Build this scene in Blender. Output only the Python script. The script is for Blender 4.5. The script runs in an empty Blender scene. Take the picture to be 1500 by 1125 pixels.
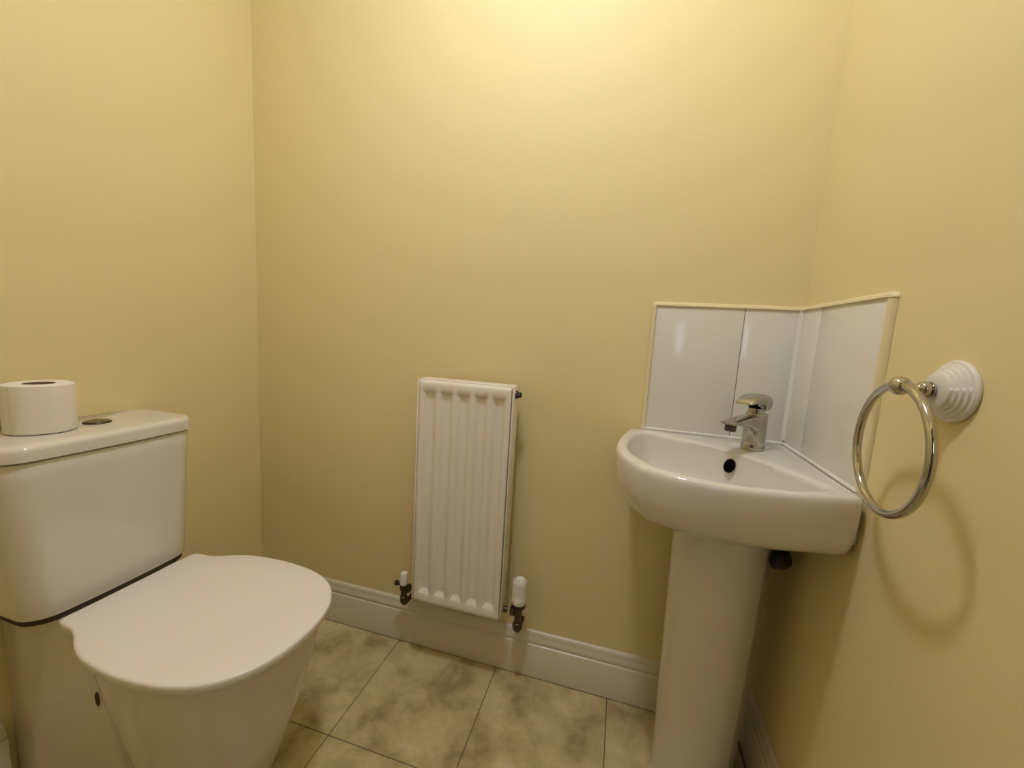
import bpy, bmesh, math
from mathutils import Vector, Matrix, noise
PI = math.pi
scn = bpy.context.scene
COL = scn.collection
W = 1.664          # room width (left wall x=0, right wall x=W, back wall y=0, room towards -y)
NEAR = -1.45       # inner face of the wall with the doorway
HC = 2.40          # ceiling height

# ------------------------------------------------------------------ materials
def mat(name, color, rough=.5, metal=0, spec=.5, coat=0, bump=None, bscale=60, bdist=.001,
        var=None, emit=None, estr=0, sss=0):
    m = bpy.data.materials.new(name); m.use_nodes = True
    nt = m.node_tree; b = nt.nodes['Principled BSDF']
    b.inputs['Base Color'].default_value = (*color, 1)
    b.inputs['Roughness'].default_value = rough
    b.inputs['Metallic'].default_value = metal
    b.inputs['Specular IOR Level'].default_value = spec
    b.inputs['Coat Weight'].default_value = coat
    b.inputs['Coat Roughness'].default_value = .06
    if emit:
        b.inputs['Emission Color'].default_value = (*emit, 1)
        b.inputs['Emission Strength'].default_value = estr
    tc = nt.nodes.new('ShaderNodeTexCoord')
    if var:
        n = nt.nodes.new('ShaderNodeTexNoise'); n.inputs['Scale'].default_value = var[0]
        n.inputs['Detail'].default_value = 4
        r = nt.nodes.new('ShaderNodeMix'); r.data_type = 'RGBA'
        r.inputs[6].default_value = (*color, 1); r.inputs[7].default_value = (*var[1], 1)
        nt.links.new(tc.outputs['Object'], n.inputs['Vector'])
        nt.links.new(n.outputs['Fac'], r.inputs[0]); nt.links.new(r.outputs[2], b.inputs['Base Color'])
    if bump:
        n2 = nt.nodes.new('ShaderNodeTexNoise'); n2.inputs['Scale'].default_value = bscale
        n2.inputs['Detail'].default_value = 3
        bp = nt.nodes.new('ShaderNodeBump'); bp.inputs['Strength'].default_value = bump
        bp.inputs['Distance'].default_value = bdist
        nt.links.new(tc.outputs['Object'], n2.inputs['Vector'])
        nt.links.new(n2.outputs['Fac'], bp.inputs['Height']); nt.links.new(bp.outputs['Normal'], b.inputs['Normal'])
    return m

M = {}
M['wall'] = mat('cream_paint', (.80, .675, .345), .6, spec=.2, bump=.25, bscale=220, bdist=.0006, var=(2.2, (.79, .67, .35)))
M['ceil'] = mat('ceiling_paint', (.82, .80, .74), .8, spec=.2)
M['hall'] = mat('hall_paint', (.38, .36, .34), .8, spec=.2)
M['gloss'] = mat('gloss_woodwork', (.72, .65, .50), .25, spec=.5, bump=.08, bscale=30)
M['ceramic'] = mat('white_ceramic', (.74, .70, .62), .10, spec=.55, coat=.3, bump=.02, bscale=8, bdist=.002)
M['seat'] = mat('seat_plastic', (.84, .79, .73), .28, spec=.45)
M['rad'] = mat('radiator_enamel', (.84, .78, .69), .28, spec=.45)
M['tile'] = mat('glazed_tile', (.75, .725, .64), .12, spec=.5, bump=.05, bscale=14, bdist=.001)
M['grout'] = mat('grout', (.16, .115, .06), .8)
M['trim'] = mat('ivory_trim', (.78, .67, .40), .35)
M['sealant'] = mat('white_sealant', (.78, .75, .68), .3)
M['chrome'] = mat('chrome', (.50, .475, .42), .08, metal=1, bump=.03, bscale=40)
M['dchrome'] = mat('dull_chrome', (.10, .08, .06), .35, metal=1, bump=.1, bscale=80)
M['button'] = mat('satin_button', (.30, .27, .18), .5, metal=1)
M['plastic'] = mat('valve_plastic', (.85, .82, .74), .35)
M['dark'] = mat('dark_plastic', (.02, .017, .015), .5)
M['black'] = mat('hole_shade', (.004, .003, .0025), 1, spec=0)
M['gap'] = mat('shadow_gap', (.05, .035, .02), .8)
M['paper'] = mat('toilet_paper', (.84, .79, .70), .9, spec=.1, bump=.5, bscale=260, bdist=.0008)
M['card'] = mat('cardboard', (.22, .15, .09), .9)
M['tube'] = mat('waste_plastic', (.015, .013, .011), .5)
M['lamp'] = mat('lamp_glass', (.9, .85, .7), .4, emit=(.99, 1.02, 1.18), estr=128)
M['sky'] = mat('daylight_pane', (.5, .55, .6), .2, emit=(.66, .80, 1.0), estr=3.0)

def floor_mat():
    m = bpy.data.materials.new('stone_effect_tiles'); m.use_nodes = True
    nt = m.node_tree; N = nt.nodes; L = nt.links; b = N['Principled BSDF']
    b.inputs['Roughness'].default_value = .42
    b.inputs['Specular IOR Level'].default_value = .4
    tc = N.new('ShaderNodeTexCoord'); mp = N.new('ShaderNodeMapping')
    L.new(tc.outputs['Object'], mp.inputs['Vector'])
    def noise_(s, d, r=.6, dist=0):
        n = N.new('ShaderNodeTexNoise'); n.inputs['Scale'].default_value = s
        n.inputs['Detail'].default_value = d; n.inputs['Roughness'].default_value = r
        n.inputs['Distortion'].default_value = dist
        L.new(mp.outputs[0], n.inputs['Vector']); return n
    a = noise_(9, 5, .5, .3); c = noise_(45, 5, .6)
    mix = N.new('ShaderNodeMath'); mix.operation = 'MULTIPLY_ADD'
    L.new(c.outputs['Fac'], mix.inputs[0]); mix.inputs[1].default_value = .3
    L.new(a.outputs['Fac'], mix.inputs[2])
    cr = N.new('ShaderNodeValToRGB'); L.new(mix.outputs[0], cr.inputs[0])
    e = cr.color_ramp.elements
    e[0].position = .48; e[0].color = (.35, .265, .125, 1)
    e[1].position = .86; e[1].color = (.68, .57, .31, 1)
    k = e.new(.64); k.color = (.51, .415, .21, 1)
    L.new(cr.outputs[0], b.inputs['Base Color'])
    bp = N.new('ShaderNodeBump'); bp.inputs['Strength'].default_value = .15; bp.inputs['Distance'].default_value = .002
    L.new(mix.outputs[0], bp.inputs['Height']); L.new(bp.outputs[0], b.inputs['Normal'])
    return m
M['floor'] = floor_mat()

# ------------------------------------------------------------------ mesh helpers
def link(name, verts, faces, m, parent=None, smooth=35, bevel=0, segs=2, sub=0):
    me = bpy.data.meshes.new(name)
    me.from_pydata([tuple(v) for v in verts], [], faces); me.update()
    bm = bmesh.new(); bm.from_mesh(me)
    bmesh.ops.remove_doubles(bm, verts=bm.verts, dist=1e-6)
    bmesh.ops.recalc_face_normals(bm, faces=bm.faces)
    if bevel:
        ed = [e for e in bm.edges if len(e.link_faces) == 2 and e.calc_face_angle(0) > math.radians(40)]
        bmesh.ops.bevel(bm, geom=ed, offset=bevel, segments=segs, profile=.5, affect='EDGES', clamp_overlap=True)
    bm.to_mesh(me); bm.free()
    if smooth:
        me.shade_smooth(); me.set_sharp_from_angle(angle=math.radians(smooth))
    me.materials.append(M[m] if isinstance(m, str) else m)
    o = bpy.data.objects.new(name, me); COL.objects.link(o)
    if parent:
        o.parent = parent
        o.matrix_parent_inverse = Matrix.Identity(4)
        # meshes are written in world coordinates; shift into the parent's frame
        root = parent; off = Vector((0, 0, 0))
        while root: off += Vector(root.location); root = root.parent
        me.transform(Matrix.Translation(-off))
    if sub:
        md = o.modifiers.new('Subdivision', 'SUBSURF'); md.levels = sub; md.render_levels = sub
    return o

class MB:
    def __init__(s): s.v = []; s.f = []
    def add(s, v, f):
        n = len(s.v); s.v += [Vector(q) for q in v]; s.f += [[i + n for i in g] for g in f]; return s
    def box(s, x0, x1, y0, y1, z0, z1):
        v = [(x, y, z) for z in (z0, z1) for y in (y0, y1) for x in (x0, x1)]
        return s.add(v, [(0, 2, 3, 1), (4, 5, 7, 6), (0, 1, 5, 4), (2, 6, 7, 3), (0, 4, 6, 2), (1, 3, 7, 5)])
    def loft(s, rings, cap0=True, cap1=True, closed=True):
        n = len(rings[0]); v = [p for r in rings for p in r]; f = []
        for i in range(len(rings) - 1):
            for j in range(n if closed else n - 1):
                k = (j + 1) % n
                f.append((i * n + j, i * n + k, (i + 1) * n + k, (i + 1) * n + j))
        if cap0: f.append(tuple(range(n))[::-1])
        if cap1: f.append(tuple((len(rings) - 1) * n + j for j in range(n)))
        return s.add(v, f)
    def lathe(s, prof, origin, axis='z', n=48, cap0=True, cap1=True, sx=1, sy=1):
        o = Vector(origin); rings = []
        if isinstance(axis, str): axis = {'x': (1, 0, 0), 'y': (0, 1, 0), 'z': (0, 0, 1)}[axis]
        a = Vector(axis).normalized(); q = a.to_track_quat('Z', 'Y')
        for r, h in prof:
            rings.append([o + q @ Vector((r * sx * math.cos(2 * PI * k / n), r * sy * math.sin(2 * PI * k / n), h)) for k in range(n)])
        return s.loft(rings, cap0, cap1)
    def tube(s, pts, r, n=16):
        pts = [Vector(p) for p in pts]; rings = []; up = None
        for i, p in enumerate(pts):
            t = (pts[min(i + 1, len(pts) - 1)] - pts[max(i - 1, 0)]).normalized()
            if up is None:
                up = t.orthogonal().normalized()
            up = (up - t * up.dot(t)).normalized(); sd = t.cross(up)
            rings.append([p + (up * math.cos(2 * PI * k / n) + sd * math.sin(2 * PI * k / n)) * r for k in range(n)])
        return s.loft(rings)
    def build(s, name, m, parent=None, **k): return link(name, s.v, s.f, m, parent, **k)

def thing(name, label, cat, loc, group=None):
    o = bpy.data.objects.new(name, None); COL.objects.link(o); o.location = loc
    o.empty_display_size = .05
    o['label'] = label; o['category'] = cat
    if group: o['group'] = group
    return o
def struct(o): o['kind'] = 'structure'; return o

def catmull(P, m, closed=False):
    out = []; n = len(P)
    rng = range(n) if closed else range(n - 1)
    for i in rng:
        if closed: a, b, c, d = P[(i - 1) % n], P[i], P[(i + 1) % n], P[(i + 2) % n]
        else: a, b, c, d = P[max(i - 1, 0)], P[i], P[i + 1], P[min(i + 2, n - 1)]
        for k in range(m):
            t = k / m
            out.append(tuple(.5 * (2 * b[j] + (c[j] - a[j]) * t + (2 * a[j] - 5 * b[j] + 4 * c[j] - d[j]) * t * t
                       + (3 * b[j] - a[j] - 3 * c[j] + d[j]) * t ** 3) for j in range(len(b))))
    if not closed: out.append(tuple(P[-1]))
    return out
def smooth(t): t = max(0, min(1, t)); return t * t * (3 - 2 * t)
def lerp(a, b, t): return a + (b - a) * t

# ------------------------------------------------------------------ the room
T = .1
struct(MB().box(-T, W + T, 0, T, -.1, HC + .1).build('wall_back', 'wall', smooth=0))
struct(MB().box(-T, 0, NEAR - T, 0, -.1, HC + .1).build('wall_left', 'wall', smooth=0))
struct(MB().box(W, W + T, NEAR - T, 0, -.1, HC + .1).build('wall_right', 'wall', smooth=0))
DX0, DX1, DZ = .84, 1.60, 2.0
nw = MB().box(0, DX0, NEAR - T, NEAR, -.1, HC + .1)
nw.box(DX1, W, NEAR - T, NEAR, -.1, HC + .1); nw.box(DX0, DX1, NEAR - T, NEAR, DZ, HC + .1)
struct(nw.build('wall_near', 'wall', smooth=0))
struct(MB().box(-T, W + T, NEAR - T, T, HC, HC + .1).build('ceiling', 'ceil', smooth=0))
# floor: each tile as its own bevelled slab over a grout bed, one structure mesh
P_ = .347
fl = MB(); g = .0012
bed = MB().box(-.05, W + .05, NEAR - T, .05, -.1, -.0012)
struct(bed.build('floor', 'grout', smooth=0))
x_j = [.253 + P_ * i - P_ for i in range(0, 6)]
y_j = [-.366 + P_ * i for i in range(-4, 3)]
ft = MB()
for a in range(len(x_j) - 1):
    for b_ in range(len(y_j) - 1):
        x0, x1, y0, y1 = x_j[a] + g, x_j[a + 1] - g, y_j[b_] + g, y_j[b_ + 1] - g
        x0 = max(x0, -.02); x1 = min(x1, W + .02); y1 = min(y1, .03); y0 = max(y0, NEAR - T)
        if y1 - y0 > .01 and x1 - x0 > .01: ft.box(x0, x1, y0, y1, -.02, 0)
o = struct(ft.build('floor', 'floor', smooth=30, bevel=.0008, segs=1))

SK = [(0, 0), (.018, 0), (.018, .104), (.0165, .1065), (.0135, .108), (.0135, .112), (.015, .1155), (.014, .121), (.011, .128), (.0095, .134), (.0095, .139), (.007, .1445), (.003, .147), (0, .147)]
def skirting(name, p0, p1, nrm):
    r = []
    for p in (p0, p1):
        r.append([(p[0] + nrm[0] * d, p[1] + nrm[1] * d, z) for d, z in SK])
    return struct(MB().loft(r).build(name, 'gloss', smooth=40))
skirting('baseboard_back', (0, 0), (W, 0), (0, -1))
skirting('baseboard_left', (0, -.018), (0, -.40), (1, 0))
skirting('baseboard_left', (0, -.672), (0, NEAR), (1, 0))
skirting('baseboard_right', (W, -.018), (W, NEAR), (-1, 0))

# doorway architrave and the hall beyond it (behind the camera)
ar = MB()
for s_ in (0, 1):
    x0, x1 = (DX0 - .06, DX0 + .012) if s_ == 0 else (DX1 - .012, DX1 + .06)
    ar.box(x0, x1, NEAR - T - .002, NEAR + .015, 0, DZ + .06)
ar.box(DX0 - .06, DX1 + .06, NEAR - T - .002, NEAR + .015, DZ - .012, DZ + .06)
struct(ar.build('trim_1', 'gloss', smooth=30, bevel=.003))
HY = -2.75; HX0, HX1 = .1, 2.6; WX0, WX1, WZ0, WZ1 = 1.20, 1.50, 1.36, 2.12
struct(MB().box(HX0 - T, HX1 + T, HY - T, NEAR - T, -.1, -.0005).build('hall_floor', 'hall', smooth=0))
struct(MB().box(HX0 - T, HX1 + T, HY - T, NEAR - T, HC, HC + T).build('hall_ceiling', 'ceil', smooth=0))
struct(MB().box(HX0 - T, HX0, HY, NEAR - T, 0, HC).build('hall_wall_left', 'hall', smooth=0))
struct(MB().box(HX1, HX1 + T, HY, NEAR - T, 0, HC).build('hall_wall_right', 'hall', smooth=0))
struct(MB().box(W + T, HX1, NEAR - T, NEAR, 0, HC).build('hall_wall_near', 'hall', smooth=0))
hb = MB().box(HX0 - T, WX0, HY - T, HY, 0, HC); hb.box(WX1, HX1 + T, HY - T, HY, 0, HC)
hb.box(WX0, WX1, HY - T, HY, 0, WZ0); hb.box(WX0, WX1, HY - T, HY, WZ1, HC)
struct(hb.build('hall_wall_far', 'hall', smooth=0))
wf = MB()
for a in ((WX0, WX0 + .05, WZ0, WZ1), (WX1 - .05, WX1, WZ0, WZ1), (WX0, WX1, WZ0, WZ0 + .05), (WX0, WX1, WZ1 - .05, WZ1)):
    wf.box(a[0], a[1], HY - .06, HY - .01, a[2], a[3])
wfo = struct(wf.build('window_1', 'gloss', smooth=0))
p = MB().box(WX0, WX1, HY - .045, HY - .035, WZ0, WZ1).build('pane', 'sky', wfo, smooth=0)

# ------------------------------------------------------------------ ceiling lamp (above the frame)
LX, LY = .99, -.67
lamp = thing('ceiling_lamp', 'small round glowing ceiling lamp on a chrome base plate', 'lamp', (LX, LY, HC))
MB().lathe([(.092, 0), (.095, -.006), (.092, -.016), (.075, -.02)], (LX, LY, HC), 'z').build('base_plate', 'chrome', lamp)
MB().lathe([(.078, -.018)] + [(.082 * math.cos(a * PI / 20), -.03 - .055 * math.sin(a * PI / 20)) for a in range(0, 10)] + [(.002, -.0852)], (LX, LY, HC), 'z').build('lamp_shade', 'lamp', lamp)

# ------------------------------------------------------------------ toilet
TY = -.543
toilet = thing('toilet', 'white close-coupled toilet with its lid closed against the left wall', 'toilet', (0, TY, 0))
LIDW = [(.2255, .120), (.2275, .1265), (.232, .1315), (.241, .1345), (.256, .136), (.272, .137), (.297, .1455), (.332, .163), (.377, .177), (.450, .1835), (.505, .182), (.556, .175), (.600, .161), (.632, .143), (.657, .119), (.677, .088), (.689, .052), (.6945, .018)]
def lid_outline(inset=0.0, n=5):
    h = catmull(LIDW, n)
    pts = [(x, w) for x, w in h]
    full = [(x, TY + w) for x, w in pts] + [(x, TY - w) for x, w in reversed(pts)]
    if inset:
        N = len(full); out = []
        for i in range(N):
            a, b = Vector(full[(i - 1) % N]), Vector(full[(i + 1) % N])
            t = (b - a)
            t = t.normalized() if t.length > 1e-9 else Vector((0, 1))
            nn = Vector((t.y, -t.x))
            c = Vector(full[i]); out.append(tuple(c - nn * inset * (-1 if False else 1)))
        cen = Vector((.46, TY))
        # keep the sign that moves points inward
        if (Vector(out[N // 4]) - cen).length > (Vector(full[N // 4]) - cen).length:
            out = [tuple(Vector(full[i]) * 2 - Vector(out[i])) for i in range(N)]
        full = out
    return full
def ringz(pts, z): return [(x, y, z) for x, y in pts]
rings = [ringz(lid_outline(.010), .4335), ringz(lid_outline(.002), .4345), ringz(lid_outline(0), .437), ringz(lid_outline(0), .4475),
         ringz(lid_outline(.0008), .4500), ringz(lid_outline(.0025), .4515), ringz(lid_outline(.006), .4523), [(lerp(x, .46, .25), lerp(y, TY, .25), .4527) for x, y in lid_outline(.006)]]
MB().loft(rings).build('seat_lid', 'seat', toilet, smooth=50)

def pan_outline(z, n=64):
    t = z / .429
    front = .545 + .137 * t ** 1.0 + .012 * math.sin(PI * t)
    bw = lerp(.119, .171, smooth(t * 1.02) * .5 + t * .5)
    pw = .1135
    xs = []
    out = []
    xa = .262 + .110 * (1 - t)                      # where the bowl starts to swell
    L = [(0.001, pw - .002), (.004, pw), (.08, pw)] + [(lerp(.12, xa - .004, i_ / 9), pw) for i_ in range(10)]
    K = 44; xm = .455 - .03 * (1 - t)
    for k in range(K + 1):
        if k <= 18:
            x = lerp(xa, xm, k / 18)
            blend = smooth((x - xa) / (.13))
            ell = bw * (1 - .16 * ((xm - x) / (xm - xa)) ** 2.0)
            w = lerp(pw, max(ell, pw), blend)
        else:
            a = (k - 18) / (K - 18) * PI / 2
            ex = 2 / 2.25
            x = xm + (front - xm) * abs(math.sin(a)) ** ex
            w = bw * abs(math.cos(a)) ** ex
        L.append((x, max(w, .0008)))
    return [(x, TY + w) for x, w in L] + [(x, TY - w) for x, w in reversed(L)]
zs = [0, .004, .03, .07, .12, .17, .22, .27, .31, .35, .385, .405, .418, .425]
rings = [ringz(pan_outline(z), z) for z in zs]
def shrink(pts, d):
    cx, cy = .3, TY
    return [(lerp(x, cx, d / .25) if x > .01 else x, lerp(y, cy, d / .15)) for x, y in pts]
rings.append(ringz(shrink(pan_outline(.429), .0015), .4285)); rings.append(ringz(shrink(pan_outline(.429), .006), .4305))
rings.append(ringz(shrink(pan_outline(.429), .02), .4308))
pan = MB().loft(rings).build('pan', 'ceramic', toilet, smooth=50)
# oval fixing recess low on each side of the pan
for sg in (-1, 1):
    oz = [p_ for p_ in pan_outline(.283) if p_[1] > TY]
    hw = min(oz, key=lambda p_: abs(p_[0] - .291))[1] - TY
    yy = TY + sg * (hw + .0002)
    fc = MB().lathe([(.0165, -.003), (.0165, .0006), (.0135, .0010), (.0125, .0004), (.0, .0004)], (.291, yy, .283), (0, sg, 0), n=32, sx=.62, sy=1.35).build('fixing_cap', 'ceramic', toilet)
    MB().lathe([(.0118, .0), (.0118, .0008), (.0, .0008)], (.291, yy, .283), (0, sg, 0), n=32, sx=.62, sy=1.35).build('fixing_hole_shade', 'gap', fc)  # flat dark disc; its colour stands for the shade in the recess
# hinges
for sg in (-1, 1):
    MB().lathe([(.012, -.002), (.012, .006), (.009, .008)], (.222, TY + sg * .07, .4305), 'z', n=24).build('hinge', 'chrome', toilet)

def rrect(x0, x1, y0, y1, rf, rb, z, k=10, bow=0.0):
    """plan outline: front (x1) corners radius rf, back (x0) corners radius rb, a slight bow on the front"""
    pts = []
    def arc(cx, cy, r, a0, a1):
        for i in range(k + 1):
            a = lerp(a0, a1, i / k); pts.append([cx + r * math.cos(a), cy + r * math.sin(a)])
    arc(x1 - rf, y1 - rf, rf, PI / 2, 0)
    for i in range(1, 8):
        pts.append([x1, lerp(y1 - rf, y0 + rf, i / 8)])
    arc(x1 - rf, y0 + rf, rf, 0, -PI / 2)
    arc(x0 + rb, y0 + rb, rb, -PI / 2, -PI)
    arc(x0 + rb, y1 - rb, rb, PI, PI / 2)
    ym = (y0 + y1) / 2; hw = (y1 - y0) / 2
    for p in pts:
        if p[0] > (x0 + x1) / 2: p[0] += bow * (1 - ((p[1] - ym) / hw) ** 2)
    return [(x, y, z) for x, y in pts]
# cistern body (tapers slightly downwards), top y extents -.365..-.722
CY0, CY1 = -.716, -.366
def cis(z, e=0, x1=None):
    t = (z - .436) / .332
    return rrect(.002, (.190 if x1 is None else x1) - e, CY0 + lerp(.020, 0, t) + e, CY1 - lerp(.022, 0, t) - e, .045, .006, z, bow=.008)
rings = [cis(.4420, .006), cis(.4430, .0022), cis(.4445, .0004)] + [cis(z) for z in (.447, .5, .56, .62, .68, .73, .7635)] + [cis(.766, .0015), cis(.767, .006)]
MB().loft(rings).build('cistern', 'ceramic', toilet, smooth=50)
MB().loft([cis(.7665, .008), cis(.7705, .008)]).build('lid_joint', 'gap', toilet, smooth=30)
MB().loft([cis(.4307, .0035), cis(.4424, .0035)]).build('base_gap_shade', 'gap', toilet, smooth=30)  # dark band under the cistern: the gap's shade put into the colour
def lidr(z, e): return rrect(.001, .1950 - e, CY0 - .005 + e, CY1 + .005 - e, .047, .03, z, bow=.009)
rings = [lidr(.7695, .008), lidr(.770, .002), lidr(.7715, 0), lidr(.790, 0), lidr(.7955, .0012), lidr(.7992, .0045), lidr(.8012, .010), lidr(.8020, .022)]
rings.append([(lerp(x, .09, .7), lerp(y, TY, .7), .8025) for x, y, z in lidr(.8, .01)])
MB().loft(rings).build('cistern_lid', 'ceramic', toilet, smooth=50)
BX, BY, BZ = .094, -.518, .8022
fb = MB().lathe([(.0245, -.001), (.0245, .0022), (.0235, .0034), (.0215, .0034), (.0215, .0024), (.0, .0024)], (BX, BY, BZ), 'z').build('flush_button', 'dchrome', toilet)
for sg, fr in ((-1, .95), (1, 1.0)):
    pts = [(BX + .0205 * math.cos(a), BY + sg * .0006 + sg * .0205 * math.sin(a)) for a in [PI * k / 16 for k in range(17)]]
    MB().loft([ringz(pts, BZ + .002), ringz(pts, BZ + .0042), [(lerp(x, BX, .08), lerp(y, BY + sg * .008, .08), BZ + .0048) for x, y in pts]]).build('button_half', 'button', fb)

# ------------------------------------------------------------------ toilet roll on the cistern
RX, RY, RZ = .087, -.605, .8025
roll = thing('toilet_roll', 'white toilet paper roll standing on the cistern lid beside the flush button', 'toilet roll', (RX, RY, RZ))
n = 96; prof = [(.0240, .0), (.045, .0), (.0510, .0015), (.0522, .006), (.0522, .094), (.0512, .0985), (.047, .1003), (.032, .1003), (.0240, .0995)]
rings = []
def wob(a, h):
    r = 0
    r += .0012 * math.sin(3 * a + .7) + .0006 * math.sin(7 * a + 2)
    da = (a - math.radians(-78)) % (2 * PI)
    r += .0016 * max(0, 1 - da / 1.2) - 0
    return r
for r, h in prof:
    ring = []
    for k in range(n):
        a = 2 * PI * k / n
        rr = r + (wob(a, h) if r > .03 else 0)
        ring.append((RX + rr * math.cos(a), RY + rr * math.sin(a), RZ + .0005 + h))
    rings.append(ring)
mb = MB().loft(rings + [rings[0]], False, False)
mb.build('paper', 'paper', roll, smooth=40)
MB().lathe([(.0237, .001), (.0240, .099), (.0226, .099), (.0224, .001), (.0237, .001)], (RX, RY, RZ + .0005), 'z', cap0=False, cap1=False).build('cardboard_core', 'card', roll)

# ------------------------------------------------------------------ radiator
FX0, FX1, FZ0, FZ1, FY = .690, .966, .226, .914, -.100
rad = thing('radiator', 'white ribbed panel radiator mounted low on the back wall', 'radiator', ((FX0 + FX1) / 2, -.07, FZ0))
# pressed front sheet: grid with 5 recessed channels
chc = [FX0 + .0345 + i * .0520 for i in range(5)]
cz0, cz1 = .254, .885
xs = set([FX0, FX0 + .003, FX0 + .008, FX1 - .008, FX1 - .003, FX1]); zs_ = set([FZ0, FZ0 + .003, FZ0 + .01, FZ1 - .010, FZ1 - .005, FZ1])
for c in chc:
    for d in (-.0215, -.019, -.016, -.013, -.011, -.0085, -.003, .003, .0085, .011, .013, .016, .019, .0215): xs.add(c + d)
for d in (0, .001, .004, .007, .010, .0125, .0145, .018): zs_.add(cz0 + d); zs_.add(cz1 - d)
for i in range(1, 9): zs_.add(lerp(cz0 + .02, cz1 - .02, i / 9))
xs = sorted(xs); zs_ = sorted(zs_)
def depth(x, z):
    d = 0
    for c in chc:
        ax = abs(x - c)
        if ax < .0215 and cz0 <= z <= cz1:
            q = (.0215 - ax) / .0125
            e = min((z - cz0) / .014, (cz1 - z) / .011)
            d = max(d, .0095 * max(0, min(smooth(q), e, 1)))
    edge = min(FZ1 - z, .010)
    d += .006 * (1 - edge / .010) ** 2          # rolled top edge
    ex = min(x - FX0, FX1 - x, z - FZ0)
    if ex < .003: d += .0025 * (1 - ex / .003) ** 2
    return d
v = []; f = []
for z in zs_:
    for x in xs: v.append((x, FY + depth(x, z), z))
nx = len(xs)
for j in range(len(zs_) - 1):
    for i in range(nx - 1): f.append((j * nx + i, j * nx + i + 1, (j + 1) * nx + i + 1, (j + 1) * nx + i))
fp = link('front_panel', v, f, 'rad', rad, smooth=60)
md = fp.modifiers.new('Thickness', 'SOLIDIFY'); md.thickness = .0015; md.offset = -1 if False else 1
# body behind the sheet, side covers, top grille
MB().box(FX0 + .003, FX1 - .003, FY + .016, -.042, FZ0 + .004, FZ1 - .006).build('water_panel', 'rad', rad, bevel=.004)
for sg in (0, 1):
    if sg == 0: x0, x1, y0 = FX0 - .0075, FX0 - .0015, FY + .001
    else: x0, x1, y0 = FX1 + .0015, FX1 + .006, FY + .004
    MB().box(x0, x1, y0, -.040, FZ0 + .002, FZ1 + .001).build('side_cover', 'rad', rad, bevel=.0018)
tg = MB().box(FX0 - .006, FX1 + .005, FY + .009, -.040, FZ1 - .001, FZ1 + .003)
tgo = tg.build('top_grille', 'rad', rad, bevel=.0012)
for xx in (FX0 + .05, FX1 - .05):
    for zz in (FZ0 + .08, FZ1 - .08):
        MB().box(xx - .012, xx + .012, -.043, -.0005, zz - .02, zz + .02).build('wall_bracket', 'rad', rad, bevel=.001)
# bleed plug, top right corner
bpg = MB().lathe([(.0115, 0), (.0115, .004), (.010, .005)], (FX1 + .006, -.070, FZ1 - .021), (1, 0, 0), n=24).build('bleed_plug', 'dchrome', rad)
MB().lathe([(.0085, 0), (.0085, .009), (.006, .010), (.006, .0065), (0.0, .0065)], (FX1 + .011, -.070, FZ1 - .021), (1, 0, 0), n=6).build('plug_nut', 'dark', bpg, smooth=20)
# bottom blank showing as a small scratch is left out; valves
def nut(mb, c, ax, r, l): return mb.lathe([(r * .9, 0), (r, l * .12), (r, l * .88), (r * .9, l)], c, ax, n=6)
# left lockshield valve
VX, VY = .640, -.070
lv = MB()
lv.lathe([(.010, .186), (.0115, .190), (.0115, .205), (.0095, .207), (.0095, .226), (.0125, .230), (.0125, .246), (.010, .250)], (VX, VY, 0), 'z', n=24)
lv.lathe([(.009, 0), (.009, .020)], (VX, VY, .236), (1, 0, 0), n=20)
lvo = lv.build('lockshield_valve', 'dchrome', rad)
nut(MB(), (VX + .010, VY, .236), (1, 0, 0), .0135, .013).build('union_nut', 'dchrome', lvo, smooth=20)
MB().lathe([(.0085, 0), (.0085, .004), (.0095, .005), (.0095, .008), (.005, .009)], (VX + .034, VY, .236), (1, 0, 0), n=20).build('valve_tail', 'dchrome', lvo)
m2 = MB().lathe([(.0065, 0), (.0065, .018)], (VX - .008, VY, .246), (-1, 0, 0), n=16)
m2.lathe([(.0085, 0), (.0085, .006)], (VX - .024, VY, .246), (-1, 0, 0), n=6); m2.build('drain_spindle', 'dchrome', lvo, smooth=25)
MB().lathe([(.0125, 0), (.0130, .004), (.0118, .034), (.0105, .038), (.006, .0392)], (VX, VY, .248), 'z', n=32).build('valve_cap', 'plastic', lvo)
MB().tube([(VX, VY, .190), (VX, VY, .183), (VX, VY + .008, .176), (VX, VY + .02, .174), (VX, -.002, .174)], .0072).build('pipe', 'dchrome', lvo)
# right thermostatic valve
VX = 1.018
rv = MB()
rv.lathe([(.011, .196), (.0125, .199), (.0125, .212), (.010, .214), (.010, .232), (.0125, .236), (.0125, .252), (.015, .258), (.017, .263)], (VX, VY, 0), 'z', n=24)
rv.lathe([(.009, 0), (.009, .020)], (VX, VY, .246), (-1, 0, 0), n=20)
rvo = rv.build('thermostatic_valve', 'dchrome', rad)
nut(MB(), (VX - .011, VY, .246), (-1, 0, 0), .0135, .013).build('union_nut', 'dchrome', rvo, smooth=20)
MB().lathe([(.0085, 0), (.0085, .010)], (VX - .034, VY, .246), (-1, 0, 0), n=20).build('valve_tail', 'dchrome', rvo)
nut(MB(), (VX, VY, .192), (0, 0, 1), .0150, .016).build('compression_nut', 'dchrome', rvo, smooth=20)
MB().lathe([(.0165, 0), (.0205, .002), (.0212, .010), (.0205, .014)], (VX, VY, .262), 'z', n=32).build('locking_ring', 'dark', rvo)
hd = MB().lathe([(.0200, .0), (.0215, .003), (.0220, .018), (.0205, .022), (.0200, .026), (.0195, .062), (.0188, .070), (.0165, .0745), (.010, .076)], (VX, VY, .276), 'z', n=48).build('valve_head', 'plastic', rvo)
ridges = MB()
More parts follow.
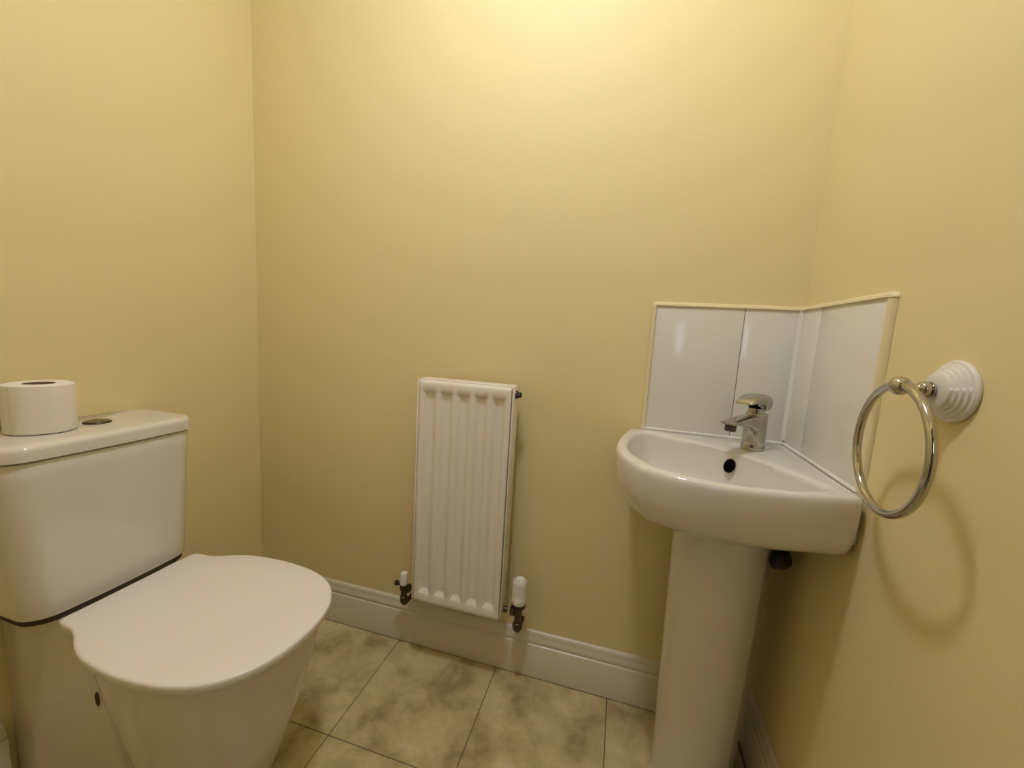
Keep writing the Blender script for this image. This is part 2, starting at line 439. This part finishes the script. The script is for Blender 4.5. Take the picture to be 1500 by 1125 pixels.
for k in range(18):
    a = 2 * PI * k / 18
    ridges.tube([(VX + .0196 * math.cos(a), VY + .0196 * math.sin(a), .276 + h) for h in (.030, .050, .067)], .0013, n=8)
ridges.build('grip_rib', 'plastic', hd)
sl = MB()
for k in range(12):
    a = 2 * PI * k / 12
    c, s_ = math.cos(a), math.sin(a)
    sl.tube([(VX + .011 * c, VY + .011 * s_, .3518), (VX + .0155 * c, VY + .0155 * s_, .3512)], .0008, n=6)
sl.build('cap_slot', 'gap', hd)
MB().tube([(VX, VY, .195), (VX, VY, .188), (VX, VY + .008, .181), (VX, VY + .02, .179), (VX, -.002, .179)], .0072).build('pipe', 'dchrome', rvo)

# ------------------------------------------------------------------ tiled splashback
ZS = 1.158; ZB = .735; SL = .343; TT = .007
spl = thing('tile_splashback', 'white glazed tile splashback with ivory edge trim in the corner above the basin', 'splashback', (W - .002, -.002, ZB))
jn = .0007; xj = W - .131
def wt(x0, x1, y0, y1, z0, z1):
    return MB().box(x0, x1, y0, y1, z0, z1).build('tile', 'tile', spl, bevel=.0012, segs=2)
wt(W - SL, xj - jn, -TT, -.0005, ZB, ZS); wt(xj + jn, W - TT - .001, -TT, -.0005, ZB, ZS)
wt(W - TT, W - .0005, -(.108 - jn), -.002 - TT + .0, ZB, ZS); wt(W - TT, W - .0005, -SL, -(.108 + jn), ZB, ZS)
MB().box(W - SL, W, -.0045, -.0003, ZB, ZS).box(W - .0045, W - .0003, -SL, 0, ZB, ZS).build('grout', 'grout', spl, smooth=0)
# quarter-round trim: along the top of both walls and down both free edges
def quarter(name, p0, p1, out, side, r=.0105):
    out = Vector(out); side = Vector(side); rings = []
    for p in (p0, p1):
        p = Vector(p); ring = [p]
        for k in range(9):
            a = PI / 2 * k / 8; ring.append(p + out * (r * math.sin(a) + .0) + side * (r * math.cos(a)))
        rings.append(ring)
    return MB().loft(rings).build(name, 'trim', spl, smooth=50)
quarter('edge_trim', (W - SL, -.0004, ZS - .001), (W - .0, -.0004, ZS - .001), (0, -1, 0), (0, 0, 1))
quarter('edge_trim', (W - .0004, 0, ZS - .001), (W - .0004, -SL, ZS - .001), (-1, 0, 0), (0, 0, 1))
quarter('edge_trim', (W - SL + .001, -.0004, ZB), (W - SL + .001, -.0004, ZS + .003), (0, -1, 0), (-1, 0, 0))
quarter('edge_trim', (W - .0004, -SL + .001, ZB), (W - .0004, -SL + .001, ZS + .003), (-1, 0, 0), (0, -1, 0), r=.0095)
MB().lathe([(.0105, 0), (.0104, .002), (.008, .006), (.004, .0095)], (W - SL + .0005, -.0005, ZS - .0015), (0, -.02, 1), n=24).build('trim_corner', 'trim', spl)
MB().lathe([(.0105, 0), (.010, .003), (.008, .007), (.004, .0095)], (W - .0005, -SL + .0005, ZS - .0015), (0, 0, 1), n=24).build('trim_corner', 'trim', spl)
cs = []
for z in (ZB + .1, ZS):
    cs.append([(W - TT + .001, -TT - .001 + .002, z), (W - TT + .001, -TT - .008, z), (W - TT - .003, -TT - .004, z), (W - TT - .008, -TT + .001, z)])
MB().loft(cs).build('corner_sealant', 'sealant', spl, smooth=60)

# ------------------------------------------------------------------ corner basin
ZR = .826; GAP = TT + .0008
basin = thing('washbasin', 'white ceramic corner washbasin with a rounded front below the tiled splashback', 'washbasin', (W - .2, -.2, .65))
half = [(.366, .0), (.379, .040), (.392, .095), (.401, .150), (.405, .200), (.401, .250), (.388, .298), (.3610, .3500)]
curve = half + [(b, a) for a, b in reversed(half)][0:]
curve = [(a, max(b, 0)) for a, b in curve]
cc = catmull(curve, 8)
def world(d, e, z): return (W - GAP - d, -GAP - e, z)
poly = cc + [(0, .30), (0, .20), (0, .10), (0.0, 0.0), (.10, 0), (.20, 0), (.30, 0)]
cen = (.235, .235)
NR = 144
def radial(P):
    """distance from cen to the closed polygon P in NR directions"""
    out = []
    for k in range(NR):
        a = 2 * PI * k / NR + 5 * PI / 4; d = (math.cos(a), math.sin(a)); best = None
        for i in range(len(P)):
            x1, y1 = P[i][0] - cen[0], P[i][1] - cen[1]; x2, y2 = P[(i + 1) % len(P)][0] - cen[0], P[(i + 1) % len(P)][1] - cen[1]
            den = d[0] * (y2 - y1) - d[1] * (x2 - x1)
            if abs(den) < 1e-12: continue
            t = (x1 * (y2 - y1) - y1 * (x2 - x1)) / den; u = (x1 * d[1] - y1 * d[0]) / den
            if t > 0 and -1e-6 <= u <= 1 + 1e-6 and (best is None or t > best): best = t
        out.append((d, best))
    return out
RO = radial(poly)
inh = [(.338, .046), (.355, .070), (.369, .110), (.377, .155), (.380, .200), (.376, .244), (.362, .287), (.336, .326)]
inn = inh + [(b, a) for a, b in reversed(inh)]
back = [(.046, .338), (.039, .322), (.047, .310), (.068, .262), (.096, .212), (.122, .175), (.148, .148)]
backf = back[1:] + [(b, a) for a, b in reversed(back[1:-1])]
inner = catmull(inn + backf, 8, closed=True)
RI = radial(inner)
def ring(R, z, off=0, sc=1): return [world(cen[0] + d[0] * (t + off) * sc, cen[1] + d[1] * (t + off) * sc, z) for d, t in R]
def mixring(z, k):   # between inner (0) and outer (1)
    return [world(cen[0] + d[0] * lerp(ti, to, k), cen[1] + d[1] * lerp(ti, to, k), z) for (d, ti), (_, to) in zip(RI, RO)]
rings = []
# underside, from the pedestal neck outwards and up.  u: fraction of outer radius
def under(sc, z, m):
    """shrunken outer outline, centred further towards the corner; m = how much the wall sides stay put"""
    out = []
    z = ZR - (ZR - z) * .80
    for d, t in RO:
        x, y = cen[0] + d[0] * t, cen[1] + d[1] * t
        cx, cy = .165, .165
        nx_, ny_ = lerp(cx, x, sc), lerp(cy, y, sc)
        if x < .02: nx_ = lerp(nx_, x, m)
        if y < .02: ny_ = lerp(ny_, y, m)
        out.append(world(max(nx_, 0), max(ny_, 0), z))
    return out
rings.append(under(.30, .655, 0)); rings.append(under(.50, .660, 0))
for sc, z, m in ((.66, .664, .3), (.76, .6695, .6), (.84, .678, .9), (.895, .690, 1), (.935, .705, 1), (.962, .722, 1), (.981, .742, 1), (.992, .764, 1), (.998, .786, 1)):
    rings.append(under(sc, z, m))
rings.append(ring(RO, .808)); rings.append(ring(RO, .815, -.0003)); rings.append(ring(RO, .8205, -.0015)); rings.append(ring(RO, .8245, -.0045)); rings.append(ring(RO, ZR, -.009))
rings.append(mixring(ZR + .0002, .35)); rings.append(mixring(ZR, .18)); rings.append(mixring(ZR - .0015, .05)); rings.append(ring(RI, ZR - .0045, -.0015)); 
dr = (.205, .205)
for s, dz in ((.985, .013), (.968, .026), (.945, .042), (.91, .060), (.86, .077), (.78, .091), (.66, .101), (.50, .107), (.32, .110), (.14, .1115)):
    rr = []
    for d, t in RI:
        x, y = cen[0] + d[0] * t, cen[1] + d[1] * t
        rr.append(world(lerp(dr[0], x, s), lerp(dr[1], y, s), ZR - dz))
    rings.append(rr)
MB().loft(rings).build('bowl', 'ceramic', basin, smooth=60)
# drain and overflow
cdr = world(dr[0], dr[1], ZR - .112)
MB().lathe([(.0, .0015), (.017, .0015), (.0195, .003), (.0235, .002), (.0245, -.003)], cdr, 'z', n=32, cap0=False, cap1=False).build('waste_fitting', 'chrome', basin)
MB().lathe([(.013, -.002), (.013, .0012), (.0115, .0016), (.0, .0016)], world(.1545, .1545, ZR - .0315), (-.62, -.62, .42), n=32, sx=.95, sy=1.25).build('overflow_hole_shade', 'black', basin)  # black disc on the surface, coloured as the shade inside the overflow opening
# silicone bead between basin and tiles
bead = MB()
bead.tube([world(.000, .000, ZR + .001), world(.12, .000, ZR + .001), world(.340, .000, ZR + .001)], .0040, n=10)
bead.tube([world(.000, .000, ZR + .001), world(.000, .12, ZR + .001), world(.000, .340, ZR + .001)], .0040, n=10)
bead.build('sealant_bead', 'sealant', basin, smooth=60)

# ------------------------------------------------------------------ pedestal
ped = []
PH = .6885
def ped_ring(z):
    t = z / PH
    r = lerp(.0770, .0945, t ** .8) + .006 * max(0, (t - .85) / .15) ** 2
    c = lerp(.176, .169, t)
    if z < .03: r += .004 * (1 - z / .03) ** 2
    pts = []
    for k in range(41):        # front half round facing the room (direction (+1,+1) in corner coordinates)
        a = -PI / 2 + PI * k / 40
        u, v_ = r * math.cos(a) * 1.03, r * math.sin(a)
        pts.append((u, v_))
    pts += [(-.03, r * .99), (-.07, r * .93), (-.072, r * .9), (-.075, 0), (-.072, -r * .9), (-.07, -r * .93), (-.03, -r * .99)]
    q = 1 / math.sqrt(2); out = []
    for u, v_ in pts:
        out.append((W - (c + (u - v_) * q), -(c + (u + v_) * q), z))
    return out
pz = [0, .004, .012, .03, .07, .14, .22, .32, .42, .52, .58, .62, .66, PH]
po = MB().loft([ped_ring(z) for z in pz]).build('basin_pedestal', 'ceramic', smooth=50)
po['label'] = 'tall white ceramic pedestal standing on the floor under the corner basin'; po['category'] = 'pedestal'

# waste trap and pipe behind the pedestal
wp = MB()
wp.tube([(W - .066, -.205, .611), (W - .052, -.204, .611), (W - .044, -.198, .6105), (W - .040, -.185, .610), (W - .040, -.05, .606), (W - .040, -.001, .606)], .0175)
wp.lathe([(.021, 0), (.023, .003), (.023, .018), (.021, .022)], (W - .040, -.165, .6095), (0, 1, 0), n=12)
wpo = wp.build('waste_pipe', 'tube', smooth=40)
wpo['label'] = 'dark plastic waste pipe tucked beneath the basin behind the pedestal'; wpo['category'] = 'pipe'

# ------------------------------------------------------------------ mixer tap
ta = .096
TXY = Vector(world(ta, ta, ZR))
tap = thing('mixer_tap', 'chrome single-lever mixer tap on the corner of the washbasin', 'tap', TXY)
S = Vector((-1, -1, 0)).normalized(); V = Vector((1, -1, 0)).normalized()
def tp(s, v_, z): return TXY + S * s + V * v_ + Vector((0, 0, z))
rings = []
for z, a, b in ((0, .0275, .0245), (.003, .0285, .025), (.008, .0275, .0245), (.02, .0265, .0238), (.045, .0262, .0235), (.07, .0258, .023), (.084, .0252, .0228), (.0865, .0235, .021), (.087, .018, .016)):
    rings.append([tp(a * math.cos(2 * PI * k / 40) , b * math.sin(2 * PI * k / 40), z) for k in range(40)])
MB().loft(rings).build('body', 'chrome', tap, smooth=50)
def sect(s, w, z0, z1, e=3.2, n=28, tilt=0):
    out = []; h = (z1 - z0) / 2; zc = (z0 + z1) / 2
    for k in range(n):
        a = 2 * PI * k / n; c, q = math.cos(a), math.sin(a)
        x = w * math.copysign(abs(c) ** (2 / e), c); y = h * math.copysign(abs(q) ** (2 / e), q)
        out.append(tp(s + tilt * y, x, zc + y))
    return out
MB().loft([sect(-.006, .0185, .036, .084), sect(.012, .0205, .038, .0845), sect(.028, .0205, .047, .0840), sect(.042, .0200, .0545, .0825), sect(.06, .0190, .0590, .0800), sect(.08, .0178, .0620, .0768), sect(.098, .0170, .0635, .0736), sect(.110, .0165, .0645, .0712), sect(.1135, .0150, .0660, .0698)]).build('spout', 'chrome', tap, smooth=50)
MB().lathe([(.0105, .050), (.0118, .052), (.0118, .066)], tp(.097, 0, 0), 'z', n=28).build('aerator', 'dchrome', tap)
MB().lathe([(.0185, .084), (.0185, .089), (.0170, .091), (.0170, .098)], tp(.004, 0, 0), 'z', n=32).build('cartridge_collar', 'chrome', tap)
MB().loft([sect(-.0285, .010, .099, .119, 2.4), sect(-.0265, .0175, .0935, .1245, 2.8), sect(-.018, .0225, .0910, .1290, 3), sect(-.004, .0245, .0912, .1318, 3), sect(.010, .0245, .0960, .1325, 3), sect(.022, .0238, .1040, .1318, 3), sect(.036, .0225, .1085, .1285, 3), sect(.050, .0208, .1085, .1215, 3.4), sect(.057, .0195, .1085, .1160, 3.6), sect(.060, .0185, .1090, .1125, 3.6)]).build('lever_handle', 'chrome', tap, smooth=50)
MB().lathe([(.0035, 0), (.0035, .0012), (.0028, .0016)], tp(.0150, .0236, .1030), V, n=16).build('indicator_dot', 'dark', tap)

# ------------------------------------------------------------------ towel ring on the right wall
PY, PZ = -.500, 1.022
tr = thing('towel_ring', 'chrome towel ring hanging from a stepped white ceramic wall mount', 'towel ring', (W, PY, PZ))
MP = [(.0415, 0.0003), (.0425, .002), (.0425, .005), (.0405, .0075), (.0375, .0085), (.0365, .0115), (.0335, .013), (.0325, .0160), (.0295, .0175), (.0285, .0205), (.0255, .022), (.0245, .025), (.021, .0268), (.0165, .0280), (.010, .0285)]
MB().lathe([(r * .95, h * .88 + .0001) for r, h in MP], (W, PY, PZ), (-1, 0, 0), n=64).build('wall_mount', 'ceramic', tr, smooth=30)
XB = .0605
prof = [(.0095, .027), (.0105, .029)] + [(.0105 * math.cos(math.radians(a)), .0345 + .0085 * math.sin(math.radians(a))) for a in range(-40, 60, 12)] + [(.0050, .0430), (.0046, .0460), (.0068, .0470), (.0072, .0485), (.0068, .0500), (.0046, .0510), (.0046, .054)]
arm = MB().lathe(prof, (W, PY, PZ), (-1, 0, 0), n=32).build('arm', 'chrome', tr, smooth=50)
MB().lathe([(.0125 * math.sin(math.radians(a)) + 1e-4, -.0125 * math.cos(math.radians(a))) for a in range(0, 181, 9)], (W - XB, PY, PZ + .002), (-1, 0, 0), n=32).build('ball_finial', 'chrome', tr, smooth=80)
RR = .0865; rt = .0056; YW = math.radians(4)
rings = []; NN = 96
for i in range(NN):
    a = 2 * PI * i / NN; hd_ = Vector((math.sin(YW), math.cos(YW), 0)); nn = Vector((math.cos(YW), -math.sin(YW), 0))
    rd = hd_ * math.sin(a) + Vector((0, 0, math.cos(a))); c = Vector((W - XB, PY - .001, PZ - .0835)) + rd * RR
    rings.append([c + rd * (rt * math.cos(2 * PI * k / 20)) + nn * (rt * math.sin(2 * PI * k / 20)) for k in range(20)])
rings.append(rings[0])
MB().loft(rings, False, False).build('ring', 'chrome', tr, smooth=80)

# ------------------------------------------------------------------ lights
ld = bpy.data.lights.new('hall_daylight', 'AREA'); ld.shape = 'RECTANGLE'; ld.size = .28; ld.size_y = .7; ld.energy = .6; ld.color = (.80, .88, 1.0)
lo = bpy.data.objects.new('hall_daylight', ld); COL.objects.link(lo); lo.location = ((WX0 + WX1) / 2, HY + .02, (WZ0 + WZ1) / 2)
lo.rotation_euler = (math.radians(90), 0, 0)
wd = bpy.data.worlds.new('World'); scn.world = wd; wd.use_nodes = True
wd.node_tree.nodes['Background'].inputs[0].default_value = (.5, .6, .8, 1); wd.node_tree.nodes['Background'].inputs[1].default_value = .3

# ------------------------------------------------------------------ camera
cam_d = bpy.data.cameras.new('camera'); cam = bpy.data.objects.new('camera', cam_d); COL.objects.link(cam)
F_, PI_, YA_, RO_ = 591.25, .12660, -.26150, .05909
fw = Vector((math.sin(YA_) * math.cos(PI_), math.cos(YA_) * math.cos(PI_), -math.sin(PI_)))
r_ = Vector((math.cos(YA_), -math.sin(YA_), 0)); u_ = r_.cross(fw)
r2 = r_ * math.cos(RO_) + u_ * math.sin(RO_); u2 = -r_ * math.sin(RO_) + u_ * math.cos(RO_)
cam.matrix_world = Matrix(((r2.x, u2.x, -fw.x, 1.24642), (r2.y, u2.y, -fw.y, -1.14747), (r2.z, u2.z, -fw.z, 1.06380), (0, 0, 0, 1)))
cam_d.sensor_fit = 'HORIZONTAL'; cam_d.sensor_width = 36; cam_d.lens = F_ / 1500 * 36; cam_d.clip_start = .01
scn.camera = cam
scn.view_settings.view_transform = 'Standard'; scn.view_settings.look = 'None'
scn.view_settings.gamma = 1; scn.view_settings.use_curve_mapping = False
scn.view_settings.exposure = 0
